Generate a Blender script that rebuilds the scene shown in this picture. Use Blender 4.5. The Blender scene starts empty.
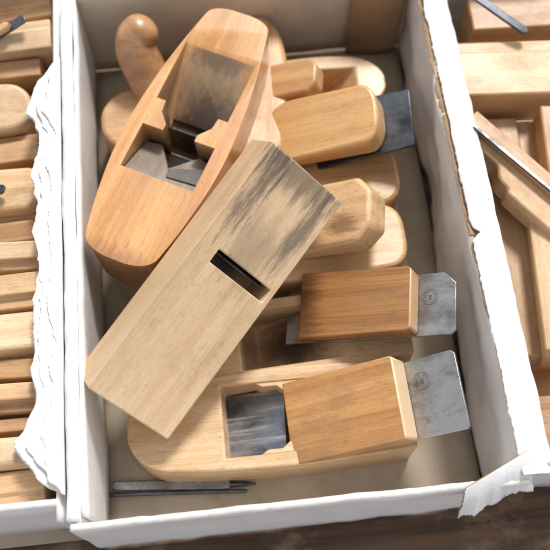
import bpy, bmesh, math, random
from mathutils import Vector, Matrix, Euler, noise
random.seed(4)
S = bpy.context.scene; C = S.collection
R_ = math.radians
# ------------------------------------------------------------------ camera
TILT, YAW, F = R_(23), R_(-6), 872.0
RIM = 0.12
RM = Euler((TILT, 0, YAW)).to_matrix()
fwd = RM @ Vector((0, 0, -1))
CAM = Vector((0, 0, RIM)) - fwd * 0.70
cd = bpy.data.cameras.new('camera'); cam = bpy.data.objects.new('camera', cd); C.objects.link(cam)
cam.location = CAM; cam.rotation_euler = (TILT, 0, YAW)
cd.sensor_width = 36; cd.lens = F / 550 * 36; cd.clip_start = 0.01; cd.clip_end = 50
cd.dof.use_dof = True; cd.dof.focus_distance = 0.69; cd.dof.aperture_fstop = 5.6
S.camera = cam
def W(px, py, z):
    r = RM @ Vector(((px - 275) / F, (275 - py) / F, -1))
    return CAM + r * ((z - CAM.z) / r.z)
# ------------------------------------------------------------------ materials
def lin(h):
    h = h.lstrip('#'); v = [int(h[i:i+2], 16) / 255 for i in (0, 2, 4)]
    return tuple([(c / 12.92 if c <= .04045 else ((c + .055) / 1.055) ** 2.4) for c in v] + [1])
class NT:
    def __init__(s, name):
        s.m = bpy.data.materials.new(name); s.m.use_nodes = True; s.t = s.m.node_tree
        s.b = s.t.nodes['Principled BSDF']
    def n(s, ty, **k):
        x = s.t.nodes.new(ty)
        for a, v in k.items(): setattr(x, a, v)
        return x
    def l(s, a, b): s.t.links.new(a, b)
    def noise(s, vec, scale=(1,1,1), detail=4, rough=.55):
        mp = s.n('ShaderNodeMapping'); mp.inputs['Scale'].default_value = scale
        s.l(vec, mp.inputs['Vector'])
        nz = s.n('ShaderNodeTexNoise'); nz.inputs['Scale'].default_value = 1
        nz.inputs['Detail'].default_value = detail; nz.inputs['Roughness'].default_value = rough
        s.l(mp.outputs[0], nz.inputs['Vector']); return nz.outputs['Fac']
    def rng(s, v, a, b, c=0, d=1):
        r = s.n('ShaderNodeMapRange'); r.interpolation_type = 'SMOOTHSTEP'
        for i, q in enumerate((a, b, c, d)): r.inputs[i + 1].default_value = q
        s.l(v, r.inputs[0]); return r.outputs[0]
    def mix(s, fac, a, b, mode='MIX'):
        m = s.n('ShaderNodeMix', data_type='RGBA', blend_type=mode)
        for sock, v in ((m.inputs[0], fac), (m.inputs[6], a), (m.inputs[7], b)):
            if isinstance(v, (int, float, tuple)): sock.default_value = v
            else: s.l(v, sock)
        return m.outputs[2]
    def math(s, op, a, b=0.0):
        m = s.n('ShaderNodeMath', operation=op)
        for i, v in enumerate((a, b)):
            if isinstance(v, (int, float)): m.inputs[i].default_value = v
            else: s.l(v, m.inputs[i])
        return m.outputs[0]
    def coord(s):
        tc = s.n('ShaderNodeTexCoord'); oi = s.n('ShaderNodeObjectInfo')
        cm = s.n('ShaderNodeVectorMath', operation='SCALE'); cm.inputs[0].default_value = (1.3, 2.1, .7)
        s.l(oi.outputs['Random'], cm.inputs['Scale'])
        ad = s.n('ShaderNodeVectorMath', operation='ADD'); s.l(tc.outputs['Object'], ad.inputs[0]); s.l(cm.outputs[0], ad.inputs[1])
        return tc.outputs['Object'], ad.outputs[0]
    def bump(s, h, dist, strength=1.0, prev=None):
        b = s.n('ShaderNodeBump'); b.inputs['Strength'].default_value = strength; b.inputs['Distance'].default_value = dist
        s.l(h, b.inputs['Height'])
        if prev is not None: s.l(prev, b.inputs['Normal'])
        return b.outputs[0]

def wood(name, light, dark, grime=.35, rough=.42, stains_and_shade=(), coat=.12, grain=1.0):
    """stains: (centre, radii, colour, amount, noise, below)"""
    t = NT(name); oc, v = t.coord()
    wv = t.noise(v, (5, 22, 22), 2, .5)
    band = t.noise(v, (3.0, 95 * grain, 95 * grain), 3, .5)
    fine = t.noise(v, (14, 700, 700), 4, .65)
    fleck = t.noise(v, (160, 1500, 1500), 1, .4)
    g = t.math('ADD', t.math('MULTIPLY', t.rng(band, .32, .68), .6), t.math('MULTIPLY', t.rng(fine, .35, .68), .4))
    col = t.mix(g, lin(light), lin(dark))
    col = t.mix(t.math('MULTIPLY', t.rng(wv, .4, .75), .4), col, lin(dark))
    col = t.mix(t.math('MULTIPLY', t.rng(fleck, .56, .70), .34), col, t.mix(.6, lin(dark), (.05, .025, .01, 1)))
    d1 = t.noise(v, (16, 22, 22), 6, .7); d2 = t.noise(v, (45, 130, 130), 6, .75)
    dd = t.math('MULTIPLY', t.rng(d1, .46, .75), grime)
    col = t.mix(dd, col, (.12, .08, .05, 1))
    col = t.mix(t.math('MULTIPLY', t.rng(d2, .57, .74), grime * 1.2), col, (.08, .05, .03, 1))
    dn = t.noise(v, (90, 150, 150), 2, .5)
    col = t.mix(t.math('MULTIPLY', t.rng(dn, .755, .80), .4), col, (.09, .055, .03, 1))
    ge = t.n('ShaderNodeNewGeometry')
    col = t.mix(t.math('MULTIPLY', t.rng(ge.outputs['Pointiness'], .53, .62), .3), col, lin(light))
    sx = t.n('ShaderNodeSeparateXYZ'); t.l(oc, sx.inputs[0])
    for st in stains_and_shade:  # soft colour spots: stains, pale end grain and painted-in shade
        c, r, colr, amt = st[:4]; na = st[4] if len(st) > 4 else 2.2; below = st[5] if len(st) > 5 else False
        sb = t.n('ShaderNodeVectorMath', operation='SUBTRACT'); t.l(oc, sb.inputs[0]); sb.inputs[1].default_value = c
        dv = t.n('ShaderNodeVectorMath', operation='DIVIDE'); t.l(sb.outputs[0], dv.inputs[0]); dv.inputs[1].default_value = r
        ln = t.n('ShaderNodeVectorMath', operation='LENGTH'); t.l(dv.outputs[0], ln.inputs[0])
        nn = t.noise(v, (26, 190, 190), 8, .8)
        m = t.math('ADD', ln.outputs['Value'], t.math('MULTIPLY', t.math('SUBTRACT', nn, .5), na))
        f = t.math('MULTIPLY', t.rng(m, 1.05, .25) if na > .3 else t.rng(m, 1.05, .95), amt)
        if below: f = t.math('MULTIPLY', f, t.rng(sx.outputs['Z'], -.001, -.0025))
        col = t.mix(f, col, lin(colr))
    t.l(col, t.b.inputs['Base Color'])
    rr = t.rng(d1, .3, .7, rough - .08, rough + .16); t.l(rr, t.b.inputs['Roughness'])
    t.b.inputs['Specular IOR Level'].default_value = .45
    t.b.inputs['Coat Weight'].default_value = coat; t.b.inputs['Coat Roughness'].default_value = .28
    b1 = t.bump(fine, .0004, .5); b2 = t.bump(d2, .0008, .35, b1); b3 = t.bump(t.rng(dn, .82, .74), .0006, .4, b2); t.l(b3, t.b.inputs['Normal'])
    return t.m
def card(name, colr, alt, amt=.5, bumpd=.0012, dirt=.15, rough=.75):
    t = NT(name); oc, v = t.coord()
    a = t.noise(v, (14, 14, 14), 5, .6); f = t.noise(v, (240, 240, 240), 4, .7); e = t.noise(v, (55, 55, 55), 6, .75)
    col = t.mix(t.math('MULTIPLY', t.rng(a, .4, .7), amt), lin(colr), lin(alt))
    col = t.mix(t.math('MULTIPLY', t.rng(e, .56, .74), dirt), col, lin('#6b5a48'))
    t.l(col, t.b.inputs['Base Color']); t.b.inputs['Roughness'].default_value = rough
    t.b.inputs['Specular IOR Level'].default_value = .3
    n1 = t.bump(f, bumpd * .35, .5); n2 = t.bump(a, bumpd * 2.5, .5, n1); t.l(n2, t.b.inputs['Normal'])
    return t.m
def steel(name, colr, dark, rust=.3, rough=.35, metal=.75, rustc='#4a3c32', streak=0):
    t = NT(name); oc, v = t.coord()
    a = t.noise(v, (22, 34, 34), 6, .65); sc = t.noise(v, (20, 1100, 1100), 3, .6); p = t.noise(v, (60, 75, 75), 8, .8)
    col = t.mix(t.rng(a, .36, .64), lin(colr), lin(dark))
    col = t.mix(t.math('MULTIPLY', t.rng(p, .46, .72), rust), col, lin(rustc))
    col = t.mix(t.math('MULTIPLY', t.rng(sc, .5, .75), .3), col, lin(dark))
    if streak:
        q = t.noise(v, (7, 140, 140), 4, .6)
        col = t.mix(t.math('MULTIPLY', t.rng(q, .5, .68), streak), col, lin('#e3e6ea'))
    t.l(col, t.b.inputs['Base Color']); t.b.inputs['Metallic'].default_value = metal
    t.l(t.rng(p, .35, .7, rough, rough + .25), t.b.inputs['Roughness'])
    n1 = t.bump(sc, .0003, .35); n2 = t.bump(p, .0003, .4, n1); t.l(n2, t.b.inputs['Normal'])
    return t.m
# ------------------------------------------------------------------ object helpers
WM = {}
def thing(name, label, cat, loc, group=None, kind=None):
    o = bpy.data.objects.new(name, None); C.objects.link(o); o.empty_display_size = .02
    o.location = loc; WM[o.name] = Matrix.Translation(loc)
    o['label'] = label; o['category'] = cat
    if group: o['group'] = group
    return o
def link(name, me, M, mats, parent=None, bevel=0, smooth=False, seg=2, ang=38):
    o = bpy.data.objects.new(name, me); C.objects.link(o)
    for m in (mats if isinstance(mats, (list, tuple)) else [mats]): me.materials.append(m)
    WM[o.name] = M.copy()
    if parent:
        o.parent = parent; o.matrix_local = WM[parent.name].inverted() @ M
    else: o.matrix_world = M
    if bevel:
        b = o.modifiers.new('bevel', 'BEVEL'); b.width = bevel; b.segments = seg; b.limit_method = 'ANGLE'; b.angle_limit = R_(ang)
        b.harden_normals = False
    if smooth or bevel:
        for p in me.polygons: p.use_smooth = True
        if hasattr(me, 'set_sharp_from_angle'): me.set_sharp_from_angle(angle=R_(40 if bevel else 60))
    return o
def fr(p0, p1, roll=0):
    x = (p1 - p0).normalized(); up = Vector((0, 0, 1)); z = (up - x * up.dot(x)).normalized(); y = z.cross(x)
    M = Matrix((x, y, z)).transposed().to_4x4()
    M = M @ Matrix.Rotation(R_(roll), 4, 'X'); M.translation = p0
    return M
def fin(bm):
    bmesh.ops.recalc_face_normals(bm, faces=bm.faces)
    me = bpy.data.meshes.new('m'); bm.to_mesh(me); bm.free(); return me
def prism(outline, zt, zb):
    bm = bmesh.new(); n = len(outline)
    T = [bm.verts.new((x, y, zt(x, y))) for x, y in outline]; B = [bm.verts.new((x, y, zb(x, y))) for x, y in outline]
    bm.faces.new(T); bm.faces.new(B[::-1])
    for i in range(n):
        j = (i + 1) % n; bm.faces.new((T[j], T[i], B[i], B[j]))
    return fin(bm)
def outl(L, hw, r0=.0, r1=.0, n0=2.0, n1=2.0, N=12, x0=0):
    xs = []
    if r0 > 0: xs += [r0 * (1 - math.cos(i / 8 * math.pi / 2)) for i in range(1, 9)]
    else: xs += [0]
    a, b = (r0 if r0 > 0 else 0), L - r1
    xs += [a + (b - a) * i / N for i in range(1, N)]
    if r1 > 0: xs += [L - r1 * (1 - math.cos(i / 8 * math.pi / 2)) for i in range(8, 0, -1)]
    else: xs += [L]
    def h(x):
        w = hw(x / L)
        if x < r0: w *= max(0.02, 1 - ((r0 - x) / r0) ** n0) ** (1 / n0)
        if x > L - r1: w *= max(0.02, 1 - ((x - L + r1) / r1) ** n1) ** (1 / n1)
        return w
    lo = [(x0 + x, -h(x)) for x in xs]; hi = [(x0 + x, h(x)) for x in reversed(xs)]
    return lo + hi
def xsec(poly, hw, hw2=None, lo=None):
    bm = bmesh.new(); n = len(poly); hw2 = hw2 or hw
    a = -hw if lo is None else lo
    A = [bm.verts.new((x, a, z)) for x, z in poly]; B = [bm.verts.new((x, hw2, z)) for x, z in poly]
    bm.faces.new(A); bm.faces.new(B[::-1])
    for i in range(n):
        j = (i + 1) % n; bm.faces.new((A[j], A[i], B[i], B[j]))
    return fin(bm)
def ysec(poly, L, x0=0):
    bm = bmesh.new(); n = len(poly)
    A = [bm.verts.new((x0, y, z)) for y, z in poly]; B = [bm.verts.new((x0 + L, y, z)) for y, z in poly]
    bm.faces.new(A); bm.faces.new(B[::-1])
    for i in range(n):
        j = (i + 1) % n; bm.faces.new((A[j], A[i], B[i], B[j]))
    return fin(bm)
def cut(me, cutters):
    o = bpy.data.objects.new('tmp', me); C.objects.link(o); tmp = [o]
    for c in cutters:
        k = bpy.data.objects.new('tmpc', c); C.objects.link(k); tmp.append(k)
        m = o.modifiers.new('b', 'BOOLEAN'); m.operation = 'DIFFERENCE'; m.solver = 'EXACT'; m.object = k
    bpy.context.view_layer.update(); dg = bpy.context.evaluated_depsgraph_get()
    new = bpy.data.meshes.new_from_object(o.evaluated_get(dg))
    for t in tmp: bpy.data.objects.remove(t)
    return new
def tube(pts, radii, n=24, sub=6, flat=1.0):
    P, Rr = [], []
    m = len(pts)
    for i in range(m - 1):
        p0, p1, p2, p3 = pts[max(i-1, 0)], pts[i], pts[i+1], pts[min(i+2, m-1)]
        for s in range(sub):
            t = s / sub
            P.append(0.5 * ((2*p1) + (p2 - p0)*t + (2*p0 - 5*p1 + 4*p2 - p3)*t*t + (3*p1 - p0 - 3*p2 + p3)*t**3))
            Rr.append(radii[i] + (radii[i+1] - radii[i]) * (t*t*(3-2*t)))
    P.append(pts[-1]); Rr.append(radii[-1])
    d = (P[-1] - P[-2]).normalized(); r = Rr[-1]; e = P[-1].copy()
    for k in range(1, 9):
        a = k / 8 * math.pi / 2 * .985; P.append(e + d * r * .8 * math.sin(a)); Rr.append(r * math.cos(a))
    bm = bmesh.new(); rings = []; ref = Vector((0.3, 0.2, 1)).normalized()
    for i, p in enumerate(P):
        d = (P[min(i+1, len(P)-1)] - P[max(i-1, 0)]).normalized()
        u = (ref - d * ref.dot(d)).normalized(); v = d.cross(u); ref = u
        rings.append([bm.verts.new(p + (u * math.cos(a) * flat + v * math.sin(a)) * Rr[i]) for a in [2*math.pi*k/n for k in range(n)]])
    for a, b in zip(rings, rings[1:]):
        for k in range(n): bm.faces.new((a[k], a[(k+1) % n], b[(k+1) % n], b[k]))
    bm.faces.new(rings[0][::-1]); bm.faces.new(rings[-1])
    return fin(bm)
def sheet(name, f, nu, nv, thick, mats, parent=None, label=None):
    bm = bmesh.new()
    g = [[bm.verts.new(f(i / nu, j / nv)) for j in range(nv + 1)] for i in range(nu + 1)]
    for i in range(nu):
        for j in range(nv): bm.faces.new((g[i][j], g[i+1][j], g[i+1][j+1], g[i][j+1]))
    me = bpy.data.meshes.new('m'); bm.to_mesh(me); bm.free()
    o = link(name, me, Matrix(), mats, parent, smooth=True)
    if label: o['label'] = label
    s = o.modifiers.new('solid', 'SOLIDIFY'); s.thickness = thick; s.offset = 0
    if len(mats) > 1: s.material_offset_rim = 1
    return o
def fn(x, y=0, z=0, o=3):
    return noise.fractal(Vector((x, y, z)), 1.0, 2.0, o)
# ------------------------------------------------------------------ palette
white = card('white_cardboard', '#e9e8e9', '#dad9db', .5, dirt=.14, rough=.6)
inner = card('inner_cardboard', '#e4e2e0', '#cbc7c3', .6, dirt=.22, rough=.4)
floorm = card('box_floor_cardboard', '#ac9d89', '#857663', .6, dirt=.4)
backm = card('far_wall_cardboard', '#d2c7b6', '#bcae9b', .6, dirt=.25)
brownc = card('raw_brown_cardboard', '#a08468', '#7d6248', .7, dirt=.3)
rimc = card('cut_cardboard_edge', '#cbbda9', '#a8947a', .8, dirt=.3)
rimw = card('pale_cardboard_edge', '#e0dcd6', '#c8bfb2', .6, dirt=.2)
fluff = card('torn_white_paper', '#e6e5e3', '#d3cfc9', .6, bumpd=.003, dirt=.10, rough=.9)
steel_l = steel('bright_worn_steel', '#b0b0b0', '#7d7a77', .6, .28, .85)
steel_d = steel('dark_steel', '#6a6e74', '#3f4246', .5, .28, .85)
steel_b = steel('blue_grey_steel', '#98a0aa', '#5b626c', .4, .24, .85, streak=.6)
ink = steel('stamped_dark_mark', '#747372', '#5a5855', .4, .5, .6)
# ------------------------------------------------------------------ table
t = NT('weathered_table_wood'); oc, v = t.coord()
a = t.noise(v, (4, 60, 20), 5, .6); b = t.noise(v, (14, 20, 14), 5, .7)
col = t.mix(t.rng(a, .35, .7), lin('#6b4e38'), lin('#3a291d')); col = t.mix(t.math('MULTIPLY', t.rng(b, .48, .68), .75), col, lin('#94795f'))
t.l(col, t.b.inputs['Base Color']); t.b.inputs['Roughness'].default_value = .7; t.l(t.bump(a, .001, .5), t.b.inputs['Normal'])
bm = bmesh.new(); bmesh.ops.create_grid(bm, x_segments=1, y_segments=1, size=3)
me = bpy.data.meshes.new('m'); bm.to_mesh(me); bm.free()
tab = link('table_surface', me, Matrix.Translation((0, 0, -.006)), t.m); tab['kind'] = 'structure'
# ------------------------------------------------------------------ main box
xL = W(74, 300, RIM).x; xR = W(483, 300, RIM).x; yN = W(275, 497, RIM).y; yB = W(270, 58, 0).y
box = thing('cardboard_box', 'open white cardboard box in the middle, full of wooden hand planes', 'box', ((xL+xR)/2, (yN+yB)/2, -.003))
cx, cy = (xL+xR)/2, (yN+yB)/2
sheet('floor_panel', lambda u, v: Vector((xL + u*(xR-xL), yN + v*(yB-yN), .0006*fn(u*5, v*5))), 24, 30, .003, [floorm], box)
def wall_left(u, v):
    y = yN - .002 + u*(yB-yN+.004); return Vector((xL - .005 + .0018*fn(y*18, v*2, 3) + .002*v*v, y, .002 + v*(RIM-.002) + (.0012*fn(y*60, 1, 7) if v == 1 else 0)))
sheet('side_wall', wall_left, 120, 10, .0095, [white, white], box)
def wall_right(u, v):
    y = yN - .002 + u*(yB-yN+.004); e = .003*fn(y*40, 3, 2) + .002*fn(y*150, 2, 2)
    return Vector((xR + .003 + .006*fn(y*12, v*2.5, 9), y, .002 + v*(RIM-.002) + (e if v == 1 else 0)))
sheet('side_wall', wall_right, 160, 14, .004, [inner, rimc], box)
sheet('end_wall', lambda u, v: Vector((xL - .006 + u*(xR-xL+.012), yN - .006 + .0018*fn(u*6, v*2, 1), .002 + v*(RIM-.004) + (.0018*fn(u*30, 5) if v == 1 else 0))), 120, 8, .005, [white, rimw], box)
sheet('end_wall', lambda u, v: Vector((xL - .006 + u*(xR-xL+.012), yB + .005 + .002*fn(u*6, v*2, 4), .002 + v*RIM)), 60, 8, .005, [backm, rimc], box)
sheet('brown_liner', lambda u, v: Vector((xR - .056 + u*.052, yB - .004 - .010*math.sin(u*2.6)*(.4+v), .003 + v*(RIM-.006))), 16, 10, .002, [brownc], box)
def lip(u, v):
    y = yN + .002 + u*(yB-yN-.004); return Vector((xL + .0035 + .001*fn(y*22, v, 5), y, RIM*.1 + v*(RIM*.87) + (.0015*fn(y*45, 2, 1) if v == 1 else 0)))
sheet('inner_lip', lip, 120, 6, .0025, [inner, rimw], box)
yj = W(456, 237, RIM).y
def edge_off(y):
    o = .0016*fn(y*34, 1, 8, 2) + .0012*abs(fn(y*110, 5, 8, 2)) + .0006*fn(y*330, 3, 8)
    if y > yj: o += -.0015
    o -= .006*math.exp(-((y-yj)/.004)**2)          # one clear nick
    return o
def flap(u, v):
    y = yN - .004 + u*(yB-yN+.02)
    w = .0265 + .0012*fn(y*30, 7)
    return Vector((xR + .001 - (1-v)*edge_off(y) + v*w, y, RIM + .003 - .010*v*v + .0020*fn(y*20, v*2.5, 11) + .0006*fn(y*90, v*8, 2)))
sheet('folded_flap', flap, 420, 12, .0022, [white, rimc], box)
def tear(u, v):
    y = yj + u*(yB-yj+.02)
    x0 = xR - .0012 + .0018*fn(y*60, 9, 1, 2) - .0015*abs(fn(y*170, 2, 3, 2)) + .0016*fn(y*17, 4, 4, 2)
    x1 = xR + .010
    return Vector((x0 + v*(x1-x0), y, RIM + .0005 - .0004*v + .0016*fn(y*20, v*2.5, 11)))
sheet('torn_brown_edge', tear, 360, 4, .0010, [brownc, rimc], box)
def corner(u, v):
    A = W(466, 488, .124); B = W(528, 450, .127); D = W(457, 518, .100); E = W(532, 487, .108)
    e = abs(2*u-1)**3
    u2 = u + (.05*fn(v*2.2, 8, 1) + .012*fn(v*12, 3, 1)) * e
    p = (A*(1-u2) + B*u2)*(1-v) + (D*(1-u2) + E*u2)*v
    jag = v**2 * (.007*fn(u*2.4, 2, 4, 2) + .0022*abs(fn(u*9, 3, 4, 2)) + .0007*fn(u*40, 3, 3))
    n = fn(p.x*16, p.y*16, p.z*16, 1)
    return p + Vector((0, jag, .0035*math.sin(v*3.0) + .0025*n))
sheet('torn_corner_flap', corner, 90, 30, .0016, [white, brownc], box)
# ------------------------------------------------------------------ left box
xg = xL - .0125
lbx = thing('cardboard_box', 'white cardboard box at the left edge with a shredded torn rim', 'box', (xg-.1, cy, -.003))
sheet('side_wall', lambda u, v: Vector((xg - .002, yN + u*(yB-yN+.03), .002 + v*(RIM-.006))), 60, 4, .003, [white, rimw], lbx)
sheet('floor_panel', lambda u, v: Vector((xg - .16 + u*.155, yN + v*(yB-yN+.03), 0)), 2, 2, .003, [floorm], lbx)
yl = W(20, 506, RIM).y
sheet('end_wall', lambda u, v: Vector((xg - .16 + u*.157, yl, .002 + v*(RIM-.002) + .001*fn(u*20, v))), 40, 4, .005, [white, rimw], lbx)
sheet('end_wall', lambda u, v: Vector((xg - .16 + u*.157, yB+.03, .002 + v*(RIM-.002))), 10, 2, .005, [white, rimc], lbx)
sheet('side_wall', lambda u, v: Vector((xg - .16, yl + u*(yB+.03-yl), .002 + v*(RIM-.002))), 10, 2, .005, [white, rimc], lbx)
y_a = W(50, 496, RIM).y; y_b = W(50, 58, RIM).y
def shred(base, amp, zz, sd, rag=1.0, lift=1.0):
    def f(u, v):
        y = y_a + u*(y_b-y_a)
        prof = 1.1*math.exp(-((u-.12)/.10)**2) + .5*math.exp(-((u-.33)/.05)**2) + .35*math.exp(-((u-.62)/.09)**2) + .55*math.exp(-((u-.88)/.06)**2)
        saw = abs(fn(y*17, sd, 6, 1)); saw2 = abs(fn(y*62, sd, 9, 1)); saw3 = abs(fn(y*290, sd, 2, 1))
        w = base*(.66 + .60*prof) + amp*(1.1*fn(y*9, sd, 1, 1) + 2.2*(.25-saw)) + amp*.5*(.25-saw2) + rag*.0012*(.3-saw3)
        w = max(.0015, w * min(1, .1 + u*26) * min(1, .1 + (1-u)*14))
        x = xg + .003 - v*w
        n = fn(x*24, y*24, sd, 2); n2 = fn(x*120, y*120, sd+4, 2)
        z = zz + .0014*n + .00018*n2 + v**2*lift*.0035*fn(y*24, sd, 7, 1) - .001*v*v
        return Vector((x, y + v*.003*fn(x*40, y*40, 3, 2), z))
    return f
sheet('torn_paper_rim', shred(.0250, .009, RIM - .001, 31), 900, 20, .0005, [fluff], lbx)
sheet('torn_paper_rim', shred(.0165, .010, RIM + .0014, 77), 900, 16, .0005, [fluff], lbx)
sheet('torn_paper_rim', shred(.0085, .008, RIM + .0034, 59, 1, .5), 900, 12, .0005, [white], lbx)
sheet('torn_brown_edge', shred(.0262, .009, RIM - .004, 31, .5, .5), 500, 12, .0008, [rimw], lbx)
# ------------------------------------------------------------------ right box
xr0 = xR + .012
rbx = thing('cardboard_box', 'cardboard box at the right edge, mostly hidden under the folded white flap', 'box', (xr0+.1, cy, -.003))
yr = W(545, 461, RIM).y
sheet('floor_panel', lambda u, v: Vector((xr0 + u*.2, yr + v*(yB-yr+.03), 0)), 2, 2, .003, [floorm], rbx)
sheet('side_wall', lambda u, v: Vector((xr0, yr + u*(yB+.03-yr), .002 + v*(RIM-.014))), 10, 3, .004, [white, rimc], rbx)
sheet('end_wall', lambda u, v: Vector((xr0 + u*.2, yr + .001*fn(u*20), .002 + v*(RIM-.002))), 40, 4, .005, [white, rimw], rbx)
sheet('end_wall', lambda u, v: Vector((xr0 + u*.2, yB+.03, .002 + v*(RIM-.002))), 10, 2, .005, [white, rimc], rbx)
# ------------------------------------------------------------------ planes in main box
GP = 'wooden hand planes heaped in the middle box'
def root_at(M, L, H, label, group=GP, name='hand_plane', cat='hand plane'):
    c = M @ Vector((L/2, 0, -H)); return thing(name, label, cat, c, group)
def wedge(M, L, w, t0, t1, mat, parent, ch=.006, taper=1.0, bev=.0015, r1=0, n1=2, seg=2, chy=None):
    if r1: o = outl(L, lambda t: w/2*(1-(1-taper)*t), 0, r1, 2, n1)
    else:
        h1 = w/2*taper; chy = chy or ch; o = [(0, -w/2), (L-ch, -h1), (L, -h1+chy), (L, h1-chy), (L-ch, h1), (0, w/2)]
    me = prism(o, lambda x, y: 0, lambda x, y: -(t0 + (t1-t0)*x/L))
    return link('wedge', me, M, mat, parent, bevel=bev, seg=seg, ang=25)
def iron(M, x0, x1, w, z, mat, parent, ch=.006, ch2=None, th=.003, name='iron', w1=None):
    ch2 = ch if ch2 is None else ch2; w1 = w1 or w
    o = [(x0, -w/2), (x1-ch2, -w1/2), (x1, -w1/2+ch2), (x1, w1/2-ch), (x1-ch, w1/2), (x0, w/2)]
    me = prism(o, lambda x, y: z, lambda x, y: z-th)
    return link(name, me, M, mat, parent, bevel=.0006)
def stamp(M, c, r, parent):
    bm = bmesh.new()
    def ring(r0, r1, a0=0, a1=2*math.pi, n=40, cc=(0, 0)):
        for k in range(n):
            A = a0+(a1-a0)*k/n; B = a0+(a1-a0)*(k+1)/n
            bm.faces.new([bm.verts.new((c[0]+cc[0]+q*math.cos(an), c[1]+cc[1]+q*math.sin(an), c[2])) for q, an in ((r0, A), (r1, A), (r1, B), (r0, B))])
    ring(r*.95, r, .3, 2.9, 20); ring(r*.94, r, 3.3, 5.9, 20)
    for k in range(17):
        if k in (4, 11): continue
        a = k/17*2*math.pi; ring(r*.62, r*.80, a, a+.06+.05*(k % 3), 2)
        if k % 2: ring(r*.62, r*.67, a, a+.2, 2)
    ring(r*.10, r*.17, 0, 6.28, 14)
    for s in (-1, 1): ring(r*.24, r*.30, s*.9, s*2.2, 10)
    me = bpy.data.meshes.new('m'); bm.to_mesh(me); bm.free()
    return link('maker_stamp', me, M, ink, parent)
coffin = lambda w, a=.72, b=.78, pk=.42: (lambda t: w/2*(1 - ((1-a) * max(0, (pk-t)/pk)**1.8) - ((1-b) * max(0, (t-pk)/(1-pk))**1.8)))

# ---- A : large coffin-shaped plane, empty throat
pA0, pA1 = W(114, 260, .110), W(242, 13, .122)
MA = fr(pA0, pA1, -1); LA = (pA1-pA0).length; HA = .060
mA = wood('glossy_honey_orange_beech', '#dba66d', '#ba824b', .30, .28,
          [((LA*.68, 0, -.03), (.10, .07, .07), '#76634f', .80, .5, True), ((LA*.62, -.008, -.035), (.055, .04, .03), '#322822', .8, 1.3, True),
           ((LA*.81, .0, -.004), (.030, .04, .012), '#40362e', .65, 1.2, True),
           ((LA*.36, 0, -.02), (.060, .05, .030), '#4a4038', .8, .8, True), ((LA*.48, 0, -.055), (.07, .05, .035), '#0e0a08', .95, .6, True),  # grey stained pocket, then near-black at the deepest part of the throat
           ((-.002, 0, -.02), (.022, .08, .06), '#6b4128', .55, 1.2)], coat=.55)  # last spot paints the near end's shade in reddish brown
A = root_at(MA, LA, HA, 'large honey-orange boat-shaped hand plane with a wide empty throat and no blade')
me = prism(outl(LA, coffin(.096, .62, .58, .45), .016, .012, 2.6, 2.6, 16), lambda x, y: 0, lambda x, y: -HA)
hwA = .0345
c1 = xsec([(LA*.84, .01), (LA*.83, 0), (LA*.58, -.042), (LA*.57, -.042), (LA*.585, .01)], hwA)
c1b = xsec([(LA*.62, -.030), (LA*.50, -HA-.01), (LA*.47, -HA-.01), (LA*.50, -.030)], .026)
pts = [(LA*.60, -.026), (LA*.60, .026), (LA*.54, .024), (LA*.50, .015), (LA*.43, .015), (LA*.43, -.015), (LA*.50, -.015), (LA*.54, -.024)]
c2 = prism(pts, lambda x, y: .011, lambda x, y: -.045)
c3 = xsec([(LA*.475, .012), (LA*.48, -HA+.014), (LA*.43, -HA+.012), (LA*.32, -.014), (LA*.295, .012)], .0345)
me = cut(me, [c1, c1b, c2, c3])
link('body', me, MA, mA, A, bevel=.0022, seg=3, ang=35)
mchk = wood('grey_worn_beech', '#978878', '#6a5d51', .55, .34, coat=.3)
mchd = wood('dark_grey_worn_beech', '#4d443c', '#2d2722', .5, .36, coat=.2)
ox = LA*.310
o = [(ox, -.0338), (LA*.45, -.0338), (LA*.47, -.018), (LA*.375, .000), (LA*.47, .019), (LA*.46, .0338), (ox, .0338)]
link('throat_insert', prism(o, lambda x, y: -.006 - (x-ox)*.46, lambda x, y: -.042 - (x-ox)*.1), MA, mchk, A, bevel=.0006)
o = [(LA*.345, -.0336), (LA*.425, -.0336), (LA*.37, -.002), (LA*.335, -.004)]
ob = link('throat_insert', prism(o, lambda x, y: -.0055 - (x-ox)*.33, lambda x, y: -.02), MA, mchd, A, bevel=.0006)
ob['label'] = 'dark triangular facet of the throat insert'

# ---- B : rectangular plane lying sole up
pB0, pB1 = W(129, 415, .100), W(309, 173, .154)
MB = fr(pB0, pB1, 39); LB = (pB1-pB0).length
mB = wood('pale_worn_beech', '#e0c4a0', '#c8a47c', .28, .43,
          [((LB*.95, .026, 0), (.080, .013, .03), '#4f443b', .75, 2.8), ((LB*.86, -.026, 0), (.07, .011, .03), '#554a40', .75, 2.8), ((LB*.98, 0, 0), (.026, .06, .03), '#4f443a', .7, 2.4), ((LB*.66, .0, 0), (.04, .030, .01), '#7d6c5a', .45, 2.4),
           ((LB*.6, 0, -.03), (.04, .034, .028), '#0b0908', .97, .35, True), ((LB*.5, .042, -.024), (.3, .006, .05), '#8a6c4c', .45, .8)])  # slot's inner shade painted black; left side's shade painted as browner wood
B = root_at(MB, LB, .05, 'pale rectangular hand plane lying sole up across the heap, narrow mouth slot showing')
hB = .0400
me = prism([(0, -hB), (LB, -hB), (LB, hB), (0, hB)], lambda x, y: 0, lambda x, y: -.046)
s0 = LB*.567
me = cut(me, [xsec([(s0, .01), (s0+.0082, .01), (s0+.016, -.04), (s0-.010, -.04)], .0, .0225, lo=-.0345)])
link('body', me, MB, mB, B, bevel=.0013)
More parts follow.
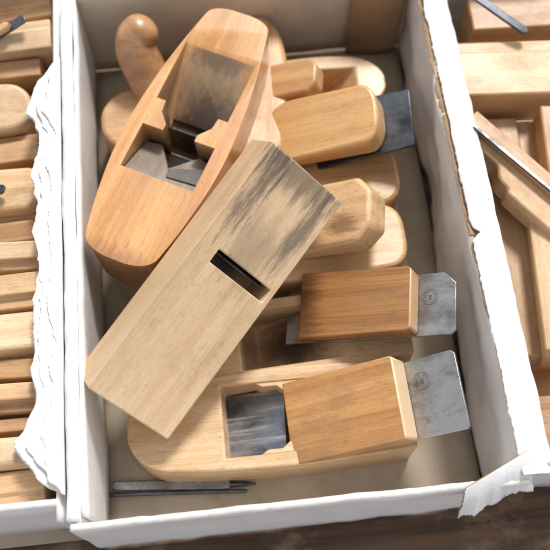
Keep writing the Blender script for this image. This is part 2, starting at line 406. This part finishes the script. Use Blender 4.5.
iron(MB @ Matrix.Translation((s0+.0078, -.006, -.010)) @ Matrix.Rotation(R_(62), 4, 'Y'), 0, .024, .050, 0, steel_d, B, ch=.0005, th=.0014)  # blade added inside the slot to block light from below and keep it dark

# ---- C4 : big plane at the bottom with wedge and iron
W4a, W4b = W(287, 424, .050), W(399, 396, .102); Lw4 = (W4a-W4b).length
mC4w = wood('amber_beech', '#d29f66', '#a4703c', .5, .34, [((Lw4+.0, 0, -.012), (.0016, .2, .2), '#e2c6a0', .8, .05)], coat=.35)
mC4 = wood('golden_beech', '#dcbd94', '#c09a6e', .34, .42)
p0, p1 = W(126, 432, .052), W(412, 402, .052)
M = fr(p0, p1); L = (p1-p0).length
P4 = root_at(M, L, .05, 'largest bladed hand plane at the bottom, amber wedge and broad stamped iron')
me = prism(outl(L, coffin(.084, .78, .9, .55), .035, .004, 2.2, 4), lambda x, y: 0, lambda x, y: -.050)
xm = (W(222, 425, .052)-p0).length; xe = (W(285, 420, .052)-p0).length
me = cut(me, [xsec([(xm, .01), (xm+.005, -.045), (xm+.018, -.060), (xm+.024, -.060), (xm+.03, -.045), (xe+.055, .01)], .030)])
link('body', me, M, mC4, P4, bevel=.0022, seg=3)
for s in (1, -1):
    o = [(xe-.022, s*.0302), (xe-.016, s*.0265), (xe-.004, s*.0265), (xe+.002, s*.0215), (xe+.020, s*.0215), (xe+.020, s*.0302)]
    link('cheek', prism(o if s > 0 else o[::-1], lambda x, y: -.0012, lambda x, y: -.035), M, mC4, P4, bevel=.0007)
Mw = fr(W4a, W4b, 2)
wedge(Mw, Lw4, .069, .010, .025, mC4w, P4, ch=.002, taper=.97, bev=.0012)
ir = iron(Mw, -.035, Lw4+.043, .064, -.0255, steel_l, P4, ch=.003, ch2=.002)
stamp(Mw, (Lw4+.012, .013, -.0252), .0074, ir)
Mc = fr(W(227, 428, .020), W(286, 420, .040), 0)
iron(Mc, 0, .054, .056, .0, steel_b, P4, ch=.001, name='cap_iron')

# ---- C3
a, b = W(300, 306, .056), W(411, 297, .100); Lw = (a-b).length
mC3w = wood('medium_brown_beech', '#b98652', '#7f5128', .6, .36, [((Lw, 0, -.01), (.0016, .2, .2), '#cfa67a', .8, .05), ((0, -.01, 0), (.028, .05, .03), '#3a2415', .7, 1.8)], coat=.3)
p0, p1 = W(180, 350, .050), W(408, 318, .050)
M = fr(p0, p1); L = (p1-p0).length
P3 = root_at(M, L, .048, 'middle hand plane with medium brown wedge and smaller clipped-corner stamped iron')
xm = (W(236, 335, .05)-p0).length; xe = (W(300, 325, .05)-p0).length
mC3b = wood('tan_beech_dark_throat', '#d5b58e', '#b08a62', .35, .45, [((xe, 0, -.03), (.07, .04, .028), '#1d1612', .92, .6, True)])  # throat coloured near-black below the top face
me = prism(outl(L, coffin(.072, .8, .9, .5), .02, .004, 2.4, 4), lambda x, y: 0, lambda x, y: -.048)
me = cut(me, [xsec([(xm, .01), (xm+.005, -.03), (xm+.018, -.044), (xm+.03, -.04), (xe+.05, .01)], .026)])
link('body', me, M, mC3b, P3, bevel=.0025, seg=3)
Mw = fr(a, b, 3)
wedge(Mw, Lw, .060, .008, .020, mC3w, P3, ch=.003, taper=.93, bev=.0012)
ir = iron(Mw, -.022, Lw+.032, .055, -.0205, steel_l, P3, ch=.010, ch2=.004)
stamp(Mw, (Lw+.010, .006, -.0202), .0066, ir)

# ---- C2
mC2 = wood('honey_beech', '#dfbc90', '#c59b6c', .38, .38, coat=.2)
mC2w = wood('honey_beech_marked', '#ddb98d', '#c19768', .5, .38, [((.055, -.012, 0), (.02, .014, .03), '#4a3524', .6, 2.4)], coat=.2)
p0, p1 = W(225, 252, .054), W(406, 232, .054)
M = fr(p0, p1); L = (p1-p0).length
P2 = root_at(M, L, .052, 'honey-coloured hand plane with rounded heel and stubby wedge, no blade showing')
me = prism(outl(L, coffin(.070, .8, .86, .5), .02, .022, 2.4, 2.8), lambda x, y: 0, lambda x, y: -.052)
link('body', me, M, mC2, P2, bevel=.004, seg=3)
a, b = W(290, 222, .064), W(370, 205, .110)
Mw = fr(a, b, 4); Lw = (a-b).length
wedge(Mw, Lw, .064, .016, .030, mC2w, P2, ch=.013, chy=.015, taper=.94, bev=.004, seg=3)

# ---- C1
mC1 = wood('yellow_beech', '#ddb27a', '#bd8c55', .35, .30, coat=.35)
mC1b = wood('brown_beech_body', '#cba473', '#a77a4c', .4, .4)
p0, p1 = W(225, 190, .056), W(399, 170, .056)
M = fr(p0, p1); L = (p1-p0).length
P1 = root_at(M, L, .054, 'hand plane with glossy yellow wedge and dark iron, right of the boat-shaped one')
me = prism(outl(L, coffin(.070, .8, .86, .5), .02, .022, 2.4, 2.6), lambda x, y: 0, lambda x, y: -.054)
link('body', me, M, mC1b, P1, bevel=.004, seg=3)
a, b = W(262, 136, .068), W(377, 109, .112)
Mw = fr(a, b, 6); Lw = (a-b).length
base_o = outl(Lw, lambda t: .0315 - .003*t, .030, .016, 2.0, 2.4)
link('wedge', prism(base_o, lambda x, y: 0, lambda x, y: -(.014 + .014*x/Lw)), Mw, mC1, P1, bevel=.003, seg=3, ang=35)
iron(Mw, .03, Lw+.024, .066, -.0285, steel_d, P1, ch=.001, ch2=.001, w1=.056)

# ---- G : rounded body between A and C1/C2
mG = wood('mid_honey_beech', '#d3a773', '#ae7c4e', .45, .4, coat=.2)
p0, p1 = W(205, 268, .066), W(290, 150, .066)
M = fr(p0, p1); L = (p1-p0).length
G = root_at(M, L, .03, 'hand plane with rounded end half buried between the boat-shaped and pale rectangular ones')
link('body', prism(outl(L, coffin(.050, .8, .8, .5), .02, .022, 2.1, 2.2), lambda x, y: 0, lambda x, y: -.05), M, mG, G, bevel=.004, seg=3)
# ---- D : far plane
mD = wood('light_honey_beech', '#dab487', '#bd9264', .35, .38, coat=.2)
p0, p1 = W(258, 88, .056), W(386, 80, .056)
M = fr(p0, p1); L = (p1-p0).length
D = root_at(M, L, .05, 'farthest hand plane, rounded end against the far wall of the box')
me = prism(outl(L, coffin(.066, .8, .8, .5), .03, .034, 2.2, 2.1), lambda x, y: 0, lambda x, y: -.054)
me = cut(me, [xsec([(.045, .01), (.055, -.04), (.06, -.045), (.105, .01)], .017)])
link('body', me, M, mD, D, bevel=.004, seg=3)
a, b = W(256, 84, .066), W(316, 72, .092)
Mw = fr(a, b, 2); Lw = (a-b).length
wedge(Mw, Lw, .040, .012, .020, mG, D, ch=.008, taper=.92, bev=.003, seg=3)
# ---- F : narrow plane beneath A
mF = wood('warm_beech', '#d6ab79', '#b58552', .35, .38, coat=.2)
p0, p1 = W(256, 160, .076), W(258, 14, .070)
M = fr(p0, p1); L = (p1-p0).length
Fp = root_at(M, L, .05, 'hand plane poking out under the upper right side of the boat-shaped one')
link('body', prism(outl(L, coffin(.062, .7, .5, .5), .02, .03, 2.2, 2.1), lambda x, y: 0, lambda x, y: -.055), M, mF, Fp, bevel=.005, seg=3)
# ---- E : horned plane beneath A
mE = wood('dull_beech', '#d3ab80', '#af8256', .4, .42)
mH = wood('polished_horn_wood', '#c89a6c', '#a3744a', .3, .24, coat=.5)
p0, p1 = W(100, 122, .056), W(230, 108, .056)
M = fr(p0, p1); L = (p1-p0).length
E = root_at(M, L, .05, 'hand plane with upright curved tan horn handle, left of the boat-shaped one')
link('body', prism(outl(L, coffin(.074, .8, .8, .5), .028, .02, 2.1, 2.1), lambda x, y: 0, lambda x, y: -.054), M, mE, E, bevel=.004, seg=3)
base = W(166, 112, .045)
hp = [base, W(156, 90, .058), W(145, 70, .072), W(137, 52, .086), W(136, 39, .096), W(141, 31, .102)]
hp = [p - base for p in hp]
link('horn_handle', tube([Vector(p) for p in hp], [.022, .021, .0205, .0200, .0190, .0175], 32, 8), Matrix.Translation(base), mH, E, smooth=True)

# ---- loose steel pieces on the box floor
a, b = W(112, 486, .006), W(232, 484, .006)
M = fr(a, b); L = (a-b).length
k = thing('loose_blade', 'narrow steel blade lying on the box floor, the upper of two steel pieces', 'blade', M @ Vector((L/2, 0, -.004)))
link('blade', prism(outl(L, lambda t: .0035+.001*t, .004, .01, 2, 2), lambda x, y: 0, lambda x, y: -.002), M, steel_l, k, bevel=.0005)
link('tang', tube([Vector((L-.002, 0, -.001)), Vector((L+.01, 0, -.001)), Vector((L+.02, 0, 0))], [.0028, .002, .001], 10), M, steel_d, k, smooth=True)
a, b = W(108, 495, .006), W(246, 491, .006)
M = fr(a, b); L = (a-b).length
k = thing('steel_rod', 'thin dark steel rod on the box floor nearest the near wall', 'rod', M @ Vector((L/2, 0, -.004)))
link('shaft', tube([Vector((0, 0, 0)), Vector((L*.5, .0004, 0)), Vector((L, 0, 0))], [.0018, .002, .0016], 12), M, steel_d, k, smooth=True)

# ------------------------------------------------------------------ planes in left box
tones = [wood('left_beech_a', '#dcb98f', '#bc9062', .45, .42), wood('left_beech_b', '#d2a97d', '#aa7e50', .5, .42), wood('left_beech_c', '#e0c4a0', '#c49e76', .4, .45), wood('left_beech_d', '#c79e74', '#9a7049', .5, .42)]
GL = 'moulding planes stacked in the left box'
rows = [(-14, 12, 50, .094, 1, 'topmost'), (18, 45, 50, .106, 2, 'second from the top'), (49, 74, 40, .088, 3, 'third from the top'), (82, 126, 32, .094, 2, 'fourth from the top'),
        (131, 158, 38, .080, 1, 'fifth from the top'), (164, 208, 40, .094, 0, 'sixth from the top'), (211, 237, 44, .084, 3, 'seventh from the top'), (240, 266, 46, .096, 2, 'eighth from the top'),
        (269, 302, 46, .104, 0, 'ninth from the top'), (306, 347, 46, .098, 2, 'sixth from the bottom'), (350, 377, 42, .090, 1, 'fifth from the bottom'), (380, 407, 42, .104, 0, 'fourth from the bottom'),
        (410, 429, 42, .088, 3, 'third from the bottom'), (432, 463, 40, .104, 2, 'second from the bottom'), (467, 500, 44, .094, 0, 'lowest')]
for i, (ya, yb, xr, z, tn, what) in enumerate(rows):
    P = W(xr, (ya+yb)/2, z); wd = abs(W(xr, ya, z).y - W(xr, yb, z).y)*.97
    p0 = P + Vector((-.125, random.uniform(-.006, .006), random.uniform(-.010, .008)))
    M = fr(p0, P, random.uniform(-10, 14)); L = (P-p0).length; h = wd/2; H = .045
    r = root_at(M, L, H, 'moulding plane in the left box, %s' % what, GL)
    k = random.choice((.3, -.3, .45, -.1)); q = random.choice((.004, .007, .010))
    if i == 3:
        link('body', prism(outl(L, lambda t: h, 0, h, 2, 2), lambda x, y: 0, lambda x, y: -H), M, tones[tn], r, bevel=.004, seg=3)
    elif i in (5, 9, 13):
        link('body', prism(outl(L, lambda t: h, 0, h*.7, 2, 2.5), lambda x, y: 0, lambda x, y: -H), M, tones[tn], r, bevel=.004, seg=3)
    elif k > 0: link('body', ysec([(-h, -H), (h, -H), (h, -q), (h*k+.001, -q), (h*k, 0), (-h, 0)], L), M, tones[tn], r, bevel=.0014)
    else: link('body', ysec([(-h, -H), (h, -H), (h, 0), (h*k, 0), (h*k-.001, -q), (-h, -q)], L), M, tones[tn], r, bevel=.0014)
    if i in (1, 3, 5):
        fx = {1: (.050, .034, 18), 3: (.062, .040, 32), 5: (.055, .030, -14)}[i]
        Mi = M @ Matrix.Translation((L-fx[0], 0, .003)) @ Matrix.Rotation(R_(-16), 4, 'Y') @ Matrix.Rotation(R_(fx[2]), 4, 'Z')
        iron(Mi, 0, fx[1], .009, 0.001, steel_d, r, ch=.002, th=.002)
        link('wedge', prism([(-.01, -.0035), (.016, -.0035), (.020, 0), (.016, .0035), (-.01, .0035)], lambda x, y: .008, lambda x, y: .001), Mi, tones[(tn+1) % 3], r, bevel=.001)
# ------------------------------------------------------------------ planes in right box
rt = [wood('right_beech_a', '#dab88d', '#bb9062', .45, .45), wood('right_beech_b', '#c3966a', '#93653b', .55, .42), wood('right_beech_c', '#cba981', '#a7815a', .55, .45)]
GR = 'planes lying in the right box'
def block(a, b, z, w, H, mat, label, roll=0, step=None, z2=None, bev=.002, rnd=0):
    p0 = W(a[0], a[1], z); p1 = W(b[0], b[1], z2 or z); M = fr(p0, p1, roll); L = (p1-p0).length; h = w/2
    r = root_at(M, L, H, label, GR)
    if rnd: s = prism(outl(L, coffin(w, .8, .8, .5), rnd, rnd, 2.1, 2.1), lambda x, y: 0, lambda x, y: -H)
    elif step: s = ysec([(-h, -H), (h, -H), (h, -step[1]), (h-step[0], -step[1]-.0002), (h-step[0], 0), (-h, 0)], L)
    else: s = ysec([(-h, -H), (h, -H), (h, 0), (-h, 0)], L)
    link('body', s, M, mat, r, bevel=bev); return r, M, L
r, M, L = block((440, 67), (640, 60), .106, .062, .05, rt[0], 'pale hand plane lying crosswise at the top of the right box', 3, (.016, .008))
Mi = fr(W(474, -6, .122), W(528, 32, .112)); iron(Mi, 0, (W(474, -6, .122)-W(528, 32, .112)).length, .008, 0, steel_d, r, ch=.003)
block((470, 14), (640, 4), .070, .040, .05, rt[1], 'brown hand plane behind the pale crosswise one in the right box')
block((498, 118), (536, 356), .076, .070, .06, rt[2], 'large tan hand plane lying lengthwise in the right box', 0, (.018, .006))
block((545, 205), (564, 350), .102, .030, .05, rt[0], 'straight pale hand plane overlapping the large tan one', 10, (.010, .006))
a, b = W(468, 120, .108), W(590, 226, .108); M = fr(a, b, -4); L = (a-b).length
r = root_at(M, L, .022, 'slim stepped moulding plane lying diagonally over the large tan one', GR)
o = [(0, -.014), (L*.34, -.014), (L*.37, -.017), (L*.40, -.022), (L*.44, -.0245), (L*.50, -.025), (L*.52, -.029), (L, -.029), (L, .010), (0, .010)]
link('body', prism(o, lambda x, y: 0, lambda x, y: -.022), M, rt[0], r, bevel=.002, ang=30)
o = [(0, -.006), (L, -.006), (L, .010), (0, .010)]
link('raised_edge', prism(o, lambda x, y: .006, lambda x, y: -.001), M, rt[1], r, bevel=.0015)
a, b = W(474, 126, .1165), W(575, 210, .1165); M = fr(a, b); Lq = (a-b).length
sr = thing('steel_strip', 'thin dark steel strip lying along the diagonal moulding plane', 'strip', M @ Vector((Lq/2, 0, -.001)))
link('strip', prism([(0, -.0016), (Lq, -.0016), (Lq, .0016), (0, .0016)], lambda x, y: .001, lambda x, y: -.001), M, steel_d, sr, bevel=.0003)
block((551, 105), (563, 196), .100, .020, .03, rt[1], 'golden hand plane standing lengthwise at the far right edge')
block((530, 424), (640, 414), .085, .046, .05, rt[1], 'brown hand plane lying crosswise at the near end of the right box', 0, (.012, .005))
block((528, 382), (640, 374), .035, .040, .03, rt[1], 'low dark hand plane in the shaded gap of the right box')
# ------------------------------------------------------------------ light
w = bpy.data.worlds.new('World'); S.world = w; w.use_nodes = True; nt = w.node_tree
bg = nt.nodes['Background']; sky = nt.nodes.new('ShaderNodeTexSky'); sky.sky_type = 'NISHITA'; sky.sun_disc = False
EL, AZ = 52, 25
sky.sun_elevation = R_(EL); sky.sun_rotation = R_(AZ)
hs = nt.nodes.new('ShaderNodeHueSaturation'); hs.inputs['Saturation'].default_value = .14
nt.links.new(sky.outputs[0], hs.inputs['Color']); nt.links.new(hs.outputs[0], bg.inputs['Color']); bg.inputs['Strength'].default_value = .20
sl = bpy.data.lights.new('sun', 'SUN'); sl.energy = 3.6; sl.angle = R_(12); sl.color = (1, .98, .95)
so = bpy.data.objects.new('sun', sl); C.objects.link(so)
d = Vector((math.sin(R_(AZ))*math.cos(R_(EL)), math.cos(R_(AZ))*math.cos(R_(EL)), math.sin(R_(EL))))
so.rotation_euler = d.to_track_quat('Z', 'Y').to_euler()
S.view_settings.view_transform = 'Standard'; S.view_settings.look = 'None'; S.view_settings.exposure = 0
